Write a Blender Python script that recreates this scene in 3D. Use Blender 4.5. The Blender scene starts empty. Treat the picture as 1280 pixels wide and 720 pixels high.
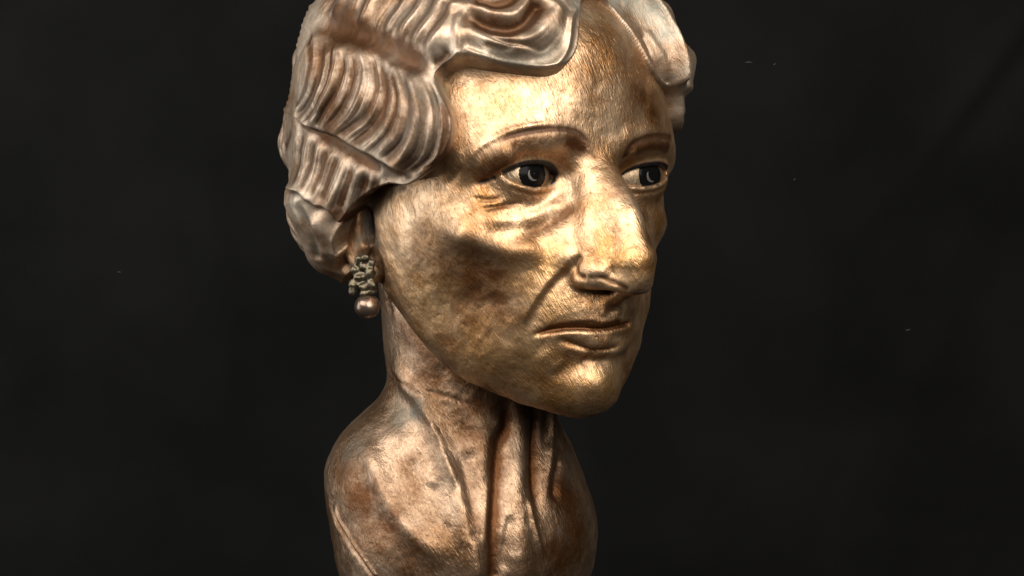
import bpy, math
import numpy as np

# ---------------------------------------------------------------- camera
# sculpting coordinates are millimetres: eye level z=0, face looks to -Y,
# her right side is -X.  world = (x, y, z + BASE) / 1000
BASE = 262.0
PHI, RHO, DIST, FPX = math.radians(36), math.radians(2), 850.0, 2240.0
_c, _s = math.cos(PHI), math.sin(PHI)
FW = np.array([_s, _c, 0.0]); _R0 = np.array([_c, -_s, 0.0]); _U0 = np.array([0, 0, 1.0])
RT = _R0 * math.cos(RHO) - _U0 * math.sin(RHO)
UP = _U0 * math.cos(RHO) + _R0 * math.sin(RHO)
_P = np.array([0, -86.0, 0.0]); _d = DIST + _P @ FW
CAM = _P - _d * FW - (741 - 640) / FPX * _d * RT - (360 - 218) / FPX * _d * UP

def W(p):
    p = np.asarray(p, float)
    return (p + np.array([0, 0, BASE])) / 1000.0

scene = bpy.context.scene
cam_data = bpy.data.cameras.new('camera')
cam = bpy.data.objects.new('camera', cam_data)
scene.collection.objects.link(cam)
scene.camera = cam
from mathutils import Matrix, Vector
_cw = W(CAM)
cam.matrix_world = Matrix(((RT[0], UP[0], -FW[0], _cw[0]), (RT[1], UP[1], -FW[1], _cw[1]),
                           (RT[2], UP[2], -FW[2], _cw[2]), (0, 0, 0, 1)))
cam_data.sensor_fit = 'HORIZONTAL'
cam_data.angle = 2 * math.atan(640 / FPX)
cam_data.clip_start = 0.05
cam_data.clip_end = 50

# ---------------------------------------------------------------- world and lamps
world = bpy.data.worlds.new('World'); scene.world = world; world.use_nodes = True
world.node_tree.nodes['Background'].inputs[0].default_value = (1.0, 0.97, 0.93, 1)
world.node_tree.nodes['Background'].inputs[1].default_value = 0.035

def area(name, right, up, back, size, sizey, power, col, aim=(0, -60, -20)):
    """lamp placed relative to the camera axes (metres from the head)"""
    L = bpy.data.lights.new(name, 'AREA'); L.shape = 'RECTANGLE'
    L.size, L.size_y, L.energy, L.color = size, sizey, power, col
    o = bpy.data.objects.new(name, L); scene.collection.objects.link(o)
    a = Vector(W(aim))
    o.location = a + Vector(RT) * right + Vector(UP) * up - Vector(FW) * back
    o.rotation_euler = (a - o.location).to_track_quat('-Z', 'Y').to_euler()
    return o
area('key_lamp', -0.80, 0.70, 0.85, 1.25, 1.0, 27.0, (1.0, 0.96, 0.92))
area('side_lamp', -0.95, 0.0, 0.05, 0.5, 0.8, 4.5, (0.95, 0.98, 1.0))
area('front_lamp', 0.45, 0.55, 1.0, 1.0, 0.9, 24.0, (1.0, 0.95, 0.88))
vs = scene.view_settings
vs.view_transform = 'Standard'; vs.look = 'None'; vs.gamma = 1; vs.exposure = 0.0
vs.use_curve_mapping = False

# ---------------------------------------------------------------- maths helpers
rng = np.random.default_rng(7)

def ray(px, py):
    v = FW + RT * (px - 640) / FPX + UP * (360 - py) / FPX
    return v

def project(P):
    q = np.asarray(P, float) - CAM
    d = q @ FW
    return 640 + FPX * (q @ RT) / d, 360 - FPX * (q @ UP) / d

def smin(a, b, k):
    h = np.clip(0.5 + 0.5 * (b - a) / k, 0, 1)
    return b + (a - b) * h - k * h * (1 - h)

def smax(a, b, k):
    return -smin(-a, -b, k)

def blur(a, sigma, axis, mode='edge'):
    r = max(1, int(3 * sigma)); x = np.arange(-r, r + 1)
    k = np.exp(-x * x / (2 * sigma * sigma)); k /= k.sum()
    pad = [(0, 0)] * a.ndim; pad[axis] = (r, r)
    p = np.pad(a, pad, mode=mode)
    out = np.zeros_like(a)
    for i, w in enumerate(k):
        sl = [slice(None)] * a.ndim; sl[axis] = slice(i, i + a.shape[axis])
        out += w * p[tuple(sl)]
    return out

class Vol:
    def __init__(s, lo, hi, h):
        s.h = h; s.lo = np.array(lo, float)
        n = np.ceil((np.array(hi) - s.lo) / h).astype(int) + 1
        s.n = n
        s.X = (s.lo[0] + h * np.arange(n[0], dtype=np.float32))[:, None, None].astype(np.float32)
        s.Y = (s.lo[1] + h * np.arange(n[1], dtype=np.float32))[None, :, None].astype(np.float32)
        s.Z = (s.lo[2] + h * np.arange(n[2], dtype=np.float32))[None, None, :].astype(np.float32)
        s.f = np.full(n, 50, np.float32)
    def sub(s, lo, hi):
        a = np.clip(np.floor((np.array(lo) - s.lo) / s.h).astype(int), 0, s.n)
        b = np.clip(np.ceil((np.array(hi) - s.lo) / s.h).astype(int) + 1, 0, s.n)
        sl = tuple(slice(i, j) for i, j in zip(a, b))
        return sl, s.X[sl[0]], s.Y[:, sl[1]], s.Z[:, :, sl[2]]
    def ell(s, c, r, mode='u', k=3.0, rot=None, mirror=False):
        if mirror:
            s.ell((-c[0], c[1], c[2]), r, mode, k, None if rot is None else rot)
        m = max(r) + 3 * k + 4
        sl, X, Y, Z = s.sub(np.array(c) - m, np.array(c) + m)
        x, y, z = X - c[0], Y - c[1], Z - c[2]
        if rot:       # tilt about X (radians)
            cr, sr = math.cos(rot), math.sin(rot)
            y, z = y * cr + z * sr, -y * sr + z * cr
        k0 = np.sqrt((x / r[0]) ** 2 + (y / r[1]) ** 2 + (z / r[2]) ** 2)
        k1 = np.sqrt((x / r[0] ** 2) ** 2 + (y / r[1] ** 2) ** 2 + (z / r[2] ** 2) ** 2) + 1e-6
        d = k0 * (k0 - 1) / k1
        s.apply(sl, d, mode, k)
    def apply(s, sl, d, mode, k):
        if mode == 'u': s.f[sl] = smin(s.f[sl], d, k)
        elif mode == 's': s.f[sl] = smax(s.f[sl], -d, k)
        else: s.f[sl] = smax(s.f[sl], d, k)
    def tube(s, pts, mode='u', k=3.0, mirror=False):
        """pts: (x, y, z, r)"""
        if mirror:
            s.tube([(-p[0],) + tuple(p[1:]) for p in pts], mode, k)
        pts = np.array(pts, float)
        m = pts[:, 3].max() + 3 * k + 4
        sl, X, Y, Z = s.sub(pts[:, :3].min(0) - m, pts[:, :3].max(0) + m)
        d = None
        for a, b in zip(pts[:-1], pts[1:]):
            ab = b[:3] - a[:3]; L = ab @ ab + 1e-9
            t = np.clip(((X - a[0]) * ab[0] + (Y - a[1]) * ab[1] + (Z - a[2]) * ab[2]) / L, 0, 1)
            e = np.sqrt((X - a[0] - t * ab[0]) ** 2 + (Y - a[1] - t * ab[1]) ** 2 +
                        (Z - a[2] - t * ab[2]) ** 2) - (a[3] + t * (b[3] - a[3]))
            d = e if d is None else np.minimum(d, e)
        s.apply(sl, d, mode, k)
    def sample(s, P):
        q = (P - s.lo) / s.h
        q = np.clip(q, 0, s.n - 1.001)
        i = q.astype(int); t = q - i
        out = 0
        for dx in (0, 1):
            for dy in (0, 1):
                for dz in (0, 1):
                    w = (t[..., 0] if dx else 1 - t[..., 0]) * (t[..., 1] if dy else 1 - t[..., 1]) * (t[..., 2] if dz else 1 - t[..., 2])
                    out = out + w * s.f[i[..., 0] + dx, i[..., 1] + dy, i[..., 2] + dz]
        return out
    def hit(s, pix):
        """photo pixels -> first points of the surface on those rays"""
        res = []
        t = np.arange(DIST - 150, DIST + 130, 0.5)
        for px, py in pix:
            P = CAM + t[:, None] * ray(px, py)
            inside = (np.all(P > s.lo, axis=1) & np.all(P < s.lo + s.h * (s.n - 1), axis=1))
            f = np.where(inside, s.sample(P), 50)
            w = np.nonzero(f < 0)[0]
            res.append(P[w[0]] if len(w) else P[np.argmin(f)])
        return np.array(res)

def nets(v):
    """surface nets: quads on the zero level of the volume"""
    f = v.f; neg = f < 0
    nx, ny, nz = f.shape
    cnt = np.zeros((nx - 1, ny - 1, nz - 1), np.int8)
    for dx in (0, 1):
        for dy in (0, 1):
            for dz in (0, 1):
                cnt += neg[dx:nx - 1 + dx, dy:ny - 1 + dy, dz:nz - 1 + dz]
    act = (cnt > 0) & (cnt < 8)
    idx = np.full(act.shape, -1, np.int64)
    ii = np.argwhere(act); idx[act] = np.arange(len(ii))
    cs = np.array([(a, b, c) for a in (0, 1) for b in (0, 1) for c in (0, 1)])
    val = np.stack([f[ii[:, 0] + c[0], ii[:, 1] + c[1], ii[:, 2] + c[2]] for c in cs], 1)
    acc = np.zeros((len(ii), 3)); num = np.zeros(len(ii))
    for a in range(8):
        for b in range(a + 1, 8):
            if np.abs(cs[a] - cs[b]).sum() != 1: continue
            m = (val[:, a] < 0) != (val[:, b] < 0)
            t = val[m, a] / (val[m, a] - val[m, b])
            acc[m] += cs[a] + t[:, None] * (cs[b] - cs[a]); num[m] += 1
    V = v.lo + v.h * (ii + acc / num[:, None])
    quads = []
    for ax in range(3):
        o = [(1, 2), (2, 0), (0, 1)][ax]
        s0 = [slice(None)] * 3; s1 = [slice(None)] * 3
        s0[ax] = slice(0, -1); s1[ax] = slice(1, None)
        A, B = neg[tuple(s0)], neg[tuple(s1)]
        e = np.argwhere(A != B)
        e = e[(e[:, o[0]] > 0) & (e[:, o[1]] > 0) & (e[:, o[0]] < f.shape[o[0]] - 1) & (e[:, o[1]] < f.shape[o[1]] - 1)]
        fl = A[e[:, 0], e[:, 1], e[:, 2]]
        u = np.zeros(3, int); w = np.zeros(3, int); u[o[0]] = 1; w[o[1]] = 1
        def g(q): return idx[q[:, 0], q[:, 1], q[:, 2]]
        q = np.stack([g(e - u - w), g(e - w), g(e), g(e - u)], 1)
        q[~fl] = q[~fl][:, ::-1]
        quads.append(q)
    return V, np.concatenate(quads)

def laplace(V, Q, it, lam=0.5):
    n = len(V)
    for _ in range(it):
        acc = np.zeros((n, 3)); num = np.zeros(n)
        for a in range(4):
            b = (a + 1) % 4
            for c in range(3):
                acc[:, c] += np.bincount(Q[:, a], V[Q[:, b], c], n) + np.bincount(Q[:, b], V[Q[:, a], c], n)
            num += np.bincount(Q[:, a], minlength=n) + np.bincount(Q[:, b], minlength=n)
        V = V + lam * (acc / np.maximum(num, 1)[:, None] - V)
    return V

def subdivide(V, Q):
    n = len(V)
    e = np.sort(np.concatenate([Q[:, [0, 1]], Q[:, [1, 2]], Q[:, [2, 3]], Q[:, [3, 0]]]), 1)
    key = e[:, 0] * n + e[:, 1]
    uk, inv = np.unique(key, return_inverse=True)
    ev = (V[uk // n] + V[uk % n]) / 2
    fv = V[Q].mean(1)
    m = len(Q); E = n + inv.reshape(4, m); F = n + len(uk) + np.arange(m)
    NQ = np.concatenate([np.stack([Q[:, a], E[a], F, E[(a + 3) % 4]], 1) for a in range(4)])
    return np.concatenate([V, ev, fv]), NQ

def normals(V, Q):
    a = V[Q[:, 2]] - V[Q[:, 0]]; b = V[Q[:, 3]] - V[Q[:, 1]]
    fn = np.cross(a, b); N = np.zeros_like(V)
    for k in range(4):
        for c in range(3):
            N[:, c] += np.bincount(Q[:, k], fn[:, c], len(V))
    return N / (np.linalg.norm(N, axis=1, keepdims=True) + 1e-9)

def spline(pts, n=12):
    """Catmull-Rom through the points"""
    p = np.asarray(pts, float)
    if len(p) < 3: return p
    q = np.vstack([2 * p[0] - p[1], p, 2 * p[-1] - p[-2]])
    out = []
    for i in range(1, len(q) - 2):
        t = np.linspace(0, 1, n, endpoint=False)[:, None]
        a, b, c, d = q[i - 1], q[i], q[i + 1], q[i + 2]
        out.append(0.5 * (2 * b + (c - a) * t + (2 * a - 5 * b + 4 * c - d) * t * t + (3 * b - a - 3 * c + d) * t ** 3))
    return np.vstack(out + [p[-1:]])

def near(V, line, rad, N=None):
    """vertices within rad of a polyline: index, distance, place along it 0..1, signed side distance"""
    lo, hi = line.min(0) - rad, line.max(0) + rad
    ix = np.nonzero(np.all((V > lo) & (V < hi), axis=1))[0]
    P = V[ix]; best = np.full(len(ix), 1e9); tt = np.zeros(len(ix)); sd = np.zeros(len(ix))
    seg = np.linalg.norm(np.diff(line, axis=0), axis=1); cum = np.r_[0, np.cumsum(seg)]; tot = cum[-1] + 1e-9
    for j in range(len(line) - 1):
        a = line[j]; ab = line[j + 1] - a; L = ab @ ab + 1e-9
        t = np.clip((P - a) @ ab / L, 0, 1)
        dv = P - a - t[:, None] * ab
        d = np.sqrt((dv * dv).sum(1)); m = d < best
        best[m] = d[m]; tt[m] = (cum[j] + t[m] * seg[j]) / tot
        if N is not None:
            sdir = np.cross(ab / math.sqrt(L), N[ix[m]])
            sd[m] = (dv[m] * sdir).sum(1)
    k = best < rad
    return ix[k], best[k], tt[k], sd[k]

def taper(t, a=0.2, b=0.2):
    r = np.ones_like(t)
    if a > 0: r *= np.clip(t / a, 0, 1)
    if b > 0: r *= np.clip((1 - t) / b, 0, 1)
    return r * r * (3 - 2 * r)

def vnoise(P, scale, seed=0):
    """smooth value noise, -1..1"""
    q = P / scale + 1000.0; i = np.floor(q).astype(np.int64); t = q - i; t = t * t * (3 - 2 * t)
    out = np.zeros(len(P))
    for dx in (0, 1):
        for dy in (0, 1):
            for dz in (0, 1):
                h = ((i[:, 0] + dx) * 73856093) ^ ((i[:, 1] + dy) * 19349663) ^ ((i[:, 2] + dz) * 83492791) ^ (seed * 2654435761)
                h = (h ^ (h >> 13)) * 1274126177; h = (h ^ (h >> 16)) & 0xffff
                w = (t[:, 0] if dx else 1 - t[:, 0]) * (t[:, 1] if dy else 1 - t[:, 1]) * (t[:, 2] if dz else 1 - t[:, 2])
                out += w * (h / 32767.5 - 1)
    return out

def smooth01(x, a, b):
    t = np.clip((x - a) / (b - a), 0, 1); return t * t * (3 - 2 * t)

# ---------------------------------------------------------------- the head as a volume
HVOX = 1.15
sk = Vol((-84, -128, -BASE - 2), (84, 102, 114), HVOX)
YC = -15.0
SEC = [   # z, half outlines (x, y) from the middle of the face to the back
    (85, [(0, -72), (20, -70), (38, -60), (50, -44), (58, -20), (60, 10)]),
    (55, [(0, -90), (20, -88), (38, -80), (54, -67), (65, -43), (69, -10), (70, 20)]),
    (30, [(0, -94), (20, -92), (38, -87), (56, -75), (66, -50), (70, -15), (71, 20)]),
    (14, [(0, -93), (12, -93), (25, -92), (40, -88), (55, -79), (63, -64), (66, -42), (68, -12), (70, 20)]),
    (0, [(0, -89), (9, -86), (18, -79), (32, -74), (45, -73), (55, -70), (62, -57), (65, -38), (67, -10), (69, 20)]),
    (-14, [(0, -90), (11, -88), (21, -83), (33, -80), (45, -77), (55, -70), (62, -56), (65, -36), (67, -10), (67, 20)]),
    (-28, [(0, -92), (14, -90), (26, -86), (38, -81), (49, -73), (57, -62), (62, -47), (65, -30), (65, -8), (63, 15)]),
    (-45, [(0, -94), (14, -92), (25, -87), (37, -81), (48, -70), (56, -56), (60, -38), (61, -18), (59, 0), (55, 15)]),
    (-58, [(0, -97), (9, -96), (19, -90.5), (29, -84), (40, -74), (50, -59), (55, -42), (57, -24), (55, -5), (50, 12)]),
    (-67, [(0, -94), (10, -92.5), (20, -87.5), (28, -82), (38, -73), (47, -60), (52, -44), (54, -27), (52, -8), (46, 12)]),
    (-78, [(0, -87.5), (10, -86.5), (20, -83), (28, -79), (37, -70), (45, -56), (49, -40), (51, -27), (48, -10), (42, 10)]),
    (-91, [(0, -87), (10, -85), (18, -80.5), (26, -73), (34, -62), (41, -50), (46, -38), (47, -26), (44, -10), (38, 10)]),
    (-103, [(0, -83), (10, -80.5), (18, -75), (25, -67), (32, -57), (38, -46), (42, -35), (43, -25), (40, -10), (34, 10)]),
    (-118, [(0, -74), (10, -72), (17, -67), (24, -59), (30, -50), (36, -40), (39, -30), (40, -22), (38, -8), (32, 10)]),
]
TH = np.linspace(0, np.pi, 181)
rows = []
for z, pts in SEC:
    p = np.array(pts, float)
    th = np.arctan2(p[:, 0], -(p[:, 1] - YC)); r = np.hypot(p[:, 0], p[:, 1] - YC)
    th = np.r_[th, np.pi]; r = np.r_[r, r[-1] * 0.9]
    g = np.interp(TH, th, r)
    g = blur(np.r_[g[::-1][:-1], g], 2.6, 0)[180:]
    rows.append(g)
rows = np.array(rows)
zz = np.array([s[0] for s in SEC], float)
ZT = np.arange(-118, 86, 1.0)
RT_ = np.stack([np.interp(ZT, zz[::-1], rows[::-1, j]) for j in range(181)], 1)
RT_ = blur(RT_, 3.2, 0)
dRz = np.gradient(RT_, axis=0); dRt = np.gradient(RT_, np.pi / 180, axis=1)
SL = np.sqrt(1 + dRz ** 2 + (dRt / RT_) ** 2)

def face_dist(X, Y, Z):
    rr = np.sqrt(X ** 2 + (Y - YC) ** 2); th = np.arctan2(np.abs(X), -(Y - YC))
    a = th * (180 / np.pi); i = np.minimum(a.astype(np.int32), 179); ta = (a - i)
    zq = np.clip(Z + 118, 0, len(ZT) - 1.001); k = zq.astype(np.int32); tz = zq - k
    def look(T):
        return (T[k, i] * (1 - ta) + T[k, i + 1] * ta) * (1 - tz) + (T[k + 1, i] * (1 - ta) + T[k + 1, i + 1] * ta) * tz
    return ((rr - look(RT_.astype(np.float32))) / look(SL.astype(np.float32))).astype(np.float32)

sl, X, Y, Z = sk.sub((-84, -128, -125), (84, 102, 95))
fd = face_dist(X, Y, Z)
zj = np.interp(Y[0, :, 0], [-100, -84, -72, -60, -42, -25, -8, 5, 20, 60], [-106, -106.5, -105.5, -101, -91, -79, -60, -42, -22, 0]).astype(np.float32)[None, :, None]
fd = smax(fd, (zj - Z) * 0.8, 13.0)            # underside of the jaw
fd = smax(fd, Z - 82, 12.0)
fd = smax(fd, Y - 40 + 0 * X, 10.0)
sk.f[sl] = fd
del fd
sk.ell((0, 3, 34), (69, 93, 74), 'u', 10)
# neck and rounded cut-off bust
sk.tube([(0, 18, -30, 41), (0, 14, -90, 39.5), (0, 15, -125, 42)], 'u', 9)
sk.ell((0, 21, -167), (66, 58, 60), 'u', 13, rot=-0.42)
sk.ell((0, 33, -138), (65, 50, 44), 'u', 13)
sk.ell((0, 20, -230), (43, 40, 46), 'u', 20)
# chin, brow, cheek bones
sk.ell((0, -75.5, -92), (15, 12, 12), 'u', 8)
sk.tube([(-8, -86, 12, 6), (-24, -86, 15, 6), (-40, -80, 14, 6), (-54, -68, 8, 6)], 'u', 7, mirror=True)
sk.ell((-44, -62.5, -22), (14, 11, 8), 'u', 8, mirror=True)
# nose
sk.tube([(0, -86, 10, 5), (0, -92, 0, 5.4), (0, -103, -10.5, 6), (0, -108.5, -19.5, 6.4), (0, -111, -29, 7), (0, -112.5, -38, 9.4), (0, -112, -44.5, 8.4)], 'u', 7)
sk.tube([(-4, -89, -3, 5.5), (-7, -95, -18, 7.6), (-9.5, -97, -34, 8.8)], 'u', 9, mirror=True)
sk.tube([(-13, -83.5, -18, 4.5), (-16, -86, -34, 6)], 'u', 8, mirror=True)
sk.ell((-12.6, -98.5, -42.5), (6.2, 9.5, 6.6), 'u', 4, mirror=True)
sk.ell((-6.8, -103, -51.5), (3.6, 6.5, 3.6), 's', 1.5, mirror=True)
sk.tube([(-16, -95.5, -46, 2.6), (-13, -101, -47.6, 2.6), (-7.5, -109, -48.8, 2.6), (-3, -113, -49.2, 2.6)], 'u', 4, mirror=True)
sk.tube([(0, -110, -49, 3.4), (0, -97, -54, 4.0)], 'u', 2.5)
# lips
sk.tube([(-28, -77, -69.5, 1.6), (-20, -84.5, -68.2, 2.6), (-9, -90, -67, 3.3), (-3.5, -91.6, -66.2, 3.5), (0, -91.5, -66.8, 3.3), (3.5, -91.6, -66.2, 3.5), (9, -90, -67, 3.3), (20, -84.5, -68.2, 2.6), (28, -77, -69.5, 1.6)], 'u', 3)
sk.tube([(-21, -80.5, -71.5, 1.5), (-15, -85, -73, 3.2), (-7, -88, -74.6, 4.4), (0, -88.8, -75, 4.7), (7, -88, -74.6, 4.4), (15, -85, -73, 3.2), (21, -80.5, -71.5, 1.5)], 'u', 3)
# eye sockets, lids
EYES = [(-29.3, 13.9, 0.0, 0.0), (34.0, 16.0, 0.2, 0.10)]      # centre x, half width, z, slope outwards
EYEY = -70.5
for ex, hw, ez, slope in EYES:
    sx = 1 if ex < 0 else -1
    sk.ell((ex, EYEY, ez), (hw + 2.6, 15.2, 15.2), 'u', 3.5)
    sl, X, Y, Z = sk.sub((ex - 22, -100, -14), (ex + 22, -60, 14))
    t = np.clip((X - ex) * sx / hw, -1, 1)              # -1 outer .. 1 inner corner
    hu = (4.2 if sx > 0 else 3.9) * (1 - t * t) ** 0.75 * (1 + 0.12 * t); hl = -(5.3 if sx > 0 else 4.7) * (1 - t * t) ** 0.8 * (1 - 0.1 * t)
    mid = ez - 0.5 * t - slope * hw * t
    op = np.maximum(Z - mid - hu, hl + mid - Z) * 0.8 + 0 * Y
    op = np.maximum(op, Y + 68)
    op = np.maximum(op, np.abs(X - ex) - hw)
    sk.apply(sl, op, 's', 0.8)
# flat underside
sk.f = np.maximum(sk.f, (-BASE + 0.4) - sk.Z)

# ---------------------------------------------------------------- hair: a radial relief round the skull
HC = np.array([0, 0, 30.0])
AZ = np.radians(np.linspace(-180, 180, 1126)); EL = np.radians(np.linspace(-50, 90, 438))
def sphdir(az, el):
    return np.stack([np.sin(az) * np.cos(el), -np.cos(az) * np.cos(el), np.sin(el)], -1)
ca = np.radians(np.arange(-180, 181, 3.0)); ce = np.radians(np.arange(-51, 91, 3.0))
D0 = sphdir(*np.meshgrid(ca, ce)); rr = np.arange(40, 135, 1.0)
R0 = np.zeros(D0.shape[:2])
for i in range(len(ce)):
    f = sk.sample(HC + D0[i][:, None, :] * rr[None, :, None])
    f[:, -1] = 1
    R0[i] = rr[np.argmax(f > 0, axis=1)]
R0[(ce < np.radians(-15))[:, None] & (np.abs(ca) > np.radians(95))[None, :]] = 0
cap = 76 + 14 * np.abs(np.cos(ca / 2 + np.pi / 2))[None, :] * np.ones((len(ce), 1))
R0 = np.where(R0 < 62, cap, R0)
R0 = blur(blur(R0, 0.9, 0), 0.9, 1, 'wrap')
def r0_at(az, el):
    a = (az + np.pi) / np.radians(3); e = (el - ce[0]) / np.radians(3)
    a = np.clip(a, 0, len(ca) - 1.001); e = np.clip(e, 0, len(ce) - 1.001)
    i = a.astype(int); j = e.astype(int); u = a - i; v = e - j
    return (R0[j, i] * (1 - u) + R0[j, i + 1] * u) * (1 - v) + (R0[j + 1, i] * (1 - u) + R0[j + 1, i + 1] * u) * v
def angles(P):
    q = P - HC; r = np.linalg.norm(q, axis=-1)
    return np.arctan2(q[..., 0], -q[..., 1]), np.arcsin(np.clip(q[..., 2] / r, -1, 1)), r
def hhit(pix, off=13.0):
    t = np.arange(DIST - 150, DIST + 60, 0.5); res = []
    for px, py in pix:
        P = CAM + t[:, None] * ray(px, py)
        az, el, r = angles(P); f = r - r0_at(az, el) - off
        w = np.nonzero(f < 0)[0]
        q = P[w[0]] if len(w) else P[np.argmin(f)]
        az, el, _ = angles(q)
        res.append(HC + sphdir(az, el) * (r0_at(az, el) + off))
    return np.array(res)
GA, GE = np.meshgrid(AZ, EL)
HD = sphdir(GA, GE).reshape(-1, 3); HR = r0_at(GA, GE).ravel()
HP = HC + HD * (HR + 13)[:, None]
hpx, hpy = project(HP)
hface = ((CAM - HP) * HD).sum(1) > 0
T = np.zeros(len(HP)); HB = np.zeros(len(HP)); HV = np.zeros(len(HP))

def inside(qx, qy, poly):
    c = np.zeros(len(qx), bool); n = len(poly)
    for i in range(n):
        x1, y1 = poly[i]; x2, y2 = poly[(i + 1) % n]
        if y1 == y2: continue
        c ^= ((y1 > qy) != (y2 > qy)) & (qx < (x2 - x1) * (qy - y1) / (y2 - y1) + x1)
    return c
def poly_dist(qx, qy, poly):
    d = np.full(len(qx), 1e9); n = len(poly)
    for i in range(n):
        a = np.array(poly[i]); ab = np.array(poly[(i + 1) % n]) - a; L = ab @ ab + 1e-9
        t = np.clip(((qx - a[0]) * ab[0] + (qy - a[1]) * ab[1]) / L, 0, 1)
        d = np.minimum(d, np.hypot(qx - a[0] - t * ab[0], qy - a[1] - t * ab[1]))
    return np.where(inside(qx, qy, poly), d, -d)

# hair line: front top, over the near temple, round the ear, nape, far temple
LINE = [(738, 2), (724, 6), (715, 24), (714, 52), (711, 74), (701, 91), (682, 98), (650, 96), (622, 92), (600, 89), (582, 87),
        (566, 93), (556, 103), (562, 120), (573, 145), (573, 168), (566, 188), (550, 208), (524, 226), (503, 224), (484, 232), (470, 243), (460, 257),
        (450, 272), (447, 290), (449, 302), (443, 326), (440, 346)]
hl3 = sk.hit(spline(LINE, 3))
az, el, _ = angles(hl3)
poly = [(a, e) for a, e in zip(np.degrees(az), np.degrees(el))]
a0, e0 = poly[-1]
poly += [(a0 - 14, e0 - 3), (-128, -42), (-150, -46), (-180.5, -48), (-180.5, 91), (180.5, 91), (180.5, -48), (150, -46), (128, -42), (110, -46)]
poly += [tuple(p) for p in spline([(98, -45), (92, -37), (83, -30), (72, -19), (60, -10), (50, -7), (43.5, -5), (40, -2), (38, 2), (35.5, 5), (31, 6.2), (26, 8.3), (22, 12), (20, 18), (17.3, 24), (14.8, 28.7), (11, 31.6)], 4)]
ga, ge = np.degrees(GA).ravel(), np.degrees(GE).ravel()
PD = poly_dist(ga, ge, poly) * 1.7            # mm inside the hair line
T = -7 + 19 * smooth01(PD, -0.6, 2.6) + 3.0 * smooth01(PD, 2, 14)

def hs(pix, amp, w, ta=0.2, tb=0.2, off=13.0, brown=None, verd=0.0, n=8):
    ln = spline(hhit(pix, off), n)
    ix, d, t, _ = near(HP, ln, 3 * w)
    g = np.exp(-(d / w) ** 2) * taper(t, ta, tb)
    T[ix] += amp * g
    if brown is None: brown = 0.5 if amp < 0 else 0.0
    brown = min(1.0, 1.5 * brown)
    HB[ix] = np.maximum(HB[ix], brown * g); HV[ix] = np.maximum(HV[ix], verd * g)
def hstep(pix, amp, w, fall, ta=0.15, tb=0.15, off=13.0, brown=0.6):
    """a lock lying over its neighbour: raised on the left of the stroke, dropping across it"""
    ln = spline(hhit(pix, off), 8)
    ix, d, t, sd = near(HP, ln, 3.0 * fall, HD)
    up = smooth01(sd, -w, w) * np.exp(-np.maximum(sd, 0) / fall)
    dn = (1 - smooth01(sd, -w, w)) * np.exp(-np.maximum(-sd, 0) / (fall * 0.5))
    k = taper(t, ta, tb)
    T[ix] += k * amp * (up - 0.6 * dn)
    HB[ix] = np.maximum(HB[ix], brown * k * np.exp(-((sd + w) / (1.5 * w)) ** 2))
def hblob(px, py, rad, brown=0.0, verd=0.0, amp=0.0, off=13.0):
    c = hhit([(px, py)], off)[0]; d = np.linalg.norm(HP - c, axis=1); g = np.exp(-(d / rad) ** 2)
    global T
    T += amp * g
    HB[:] = np.maximum(HB, brown * g); HV[:] = np.maximum(HV, verd * g)

# side lock over the temple: comb lines that sweep down and curl back
COMB = [[(395, 28), (398, 70), (396, 100), (385, 125), (373, 141)], [(407, 33), (410, 70), (408, 100), (396, 128), (380, 149)],
        [(420, 40), (424, 75), (420, 105), (405, 135), (389, 156)], [(431, 58), (437, 85), (432, 115), (418, 140), (402, 162)],
        [(440, 55), (448, 85), (447, 115), (434, 143), (412, 167)], [(457, 55), (468, 85), (473, 115), (462, 145), (431, 172)],
        [(466, 60), (480, 95), (485, 125), (475, 155), (447, 183)], [(478, 72), (493, 100), (500, 130), (492, 165), (467, 192)],
        [(495, 79), (510, 110), (515, 140), (508, 175), (481, 201)], [(510, 85), (526, 115), (532, 150), (522, 190), (497, 214)],
        [(525, 90), (541, 120), (546, 155), (537, 195), (509, 219)], [(545, 100), (554, 135), (557, 165), (548, 200), (520, 217)]]
hs([(385, 60), (420, 110), (470, 140), (530, 170)], 3.0, 16, 0.1, 0.1, brown=0)
hs([(455, 62), (476, 100), (478, 135), (452, 168)], -1.8, 7, 0.2, 0.2, brown=0.25)
hs([(505, 84), (528, 125), (530, 165), (505, 200)], 2.0, 7, 0.2, 0.2)
hs([(420, 50), (430, 90), (425, 120), (405, 150)], 1.4, 6, 0.2, 0.2)
for i, ln in enumerate(COMB):
    hs(ln, [-0.5, -1.5, -0.4, -1.3, -0.3, -0.7, -1.4][i % 7], [1.6, 2.6, 1.4, 2.2, 3.0][i % 5], 0.3, 0.12, brown=0.5, verd=0.25 if i in (8, 9, 10) else 0)
    if i < len(COMB) - 1:
        m = [((a[0] + b[0]) / 2, (a[1] + b[1]) / 2) for a, b in zip(ln, COMB[i + 1])]
        hs(m, [0.9, 0.3, 1.2, 0.5][i % 4], [2.2, 1.6, 3.0][i % 3], 0.2, 0.12)
        for q in (0.1, 0.2, 0.32, 0.42, 0.53, 0.64, 0.75, 0.86, 0.94):
            m = [(a[0] * (1 - q) + b[0] * q, a[1] * (1 - q) + b[1] * q) for a, b in zip(ln, COMB[i + 1])]
            hs(m, -(0.12 + 0.6 * rng.random() ** 1.5), 0.42 + 0.35 * rng.random(), 0.15 + 0.4 * rng.random(), 0.1 + 0.3 * rng.random(), brown=0.3)
# its lower edge lies over the hair above the ear
hstep([(508, 219), (486, 203), (467, 192), (446, 183), (428, 170), (406, 165), (388, 156), (374, 142)], 3.6, 1.2, 9, 0.05, 0.1, brown=0.9)
hs([(392, 150), (404, 168), (428, 180), (450, 194), (480, 212)], -3.0, 4.0, 0.2, 0.1, brown=0.8)
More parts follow.
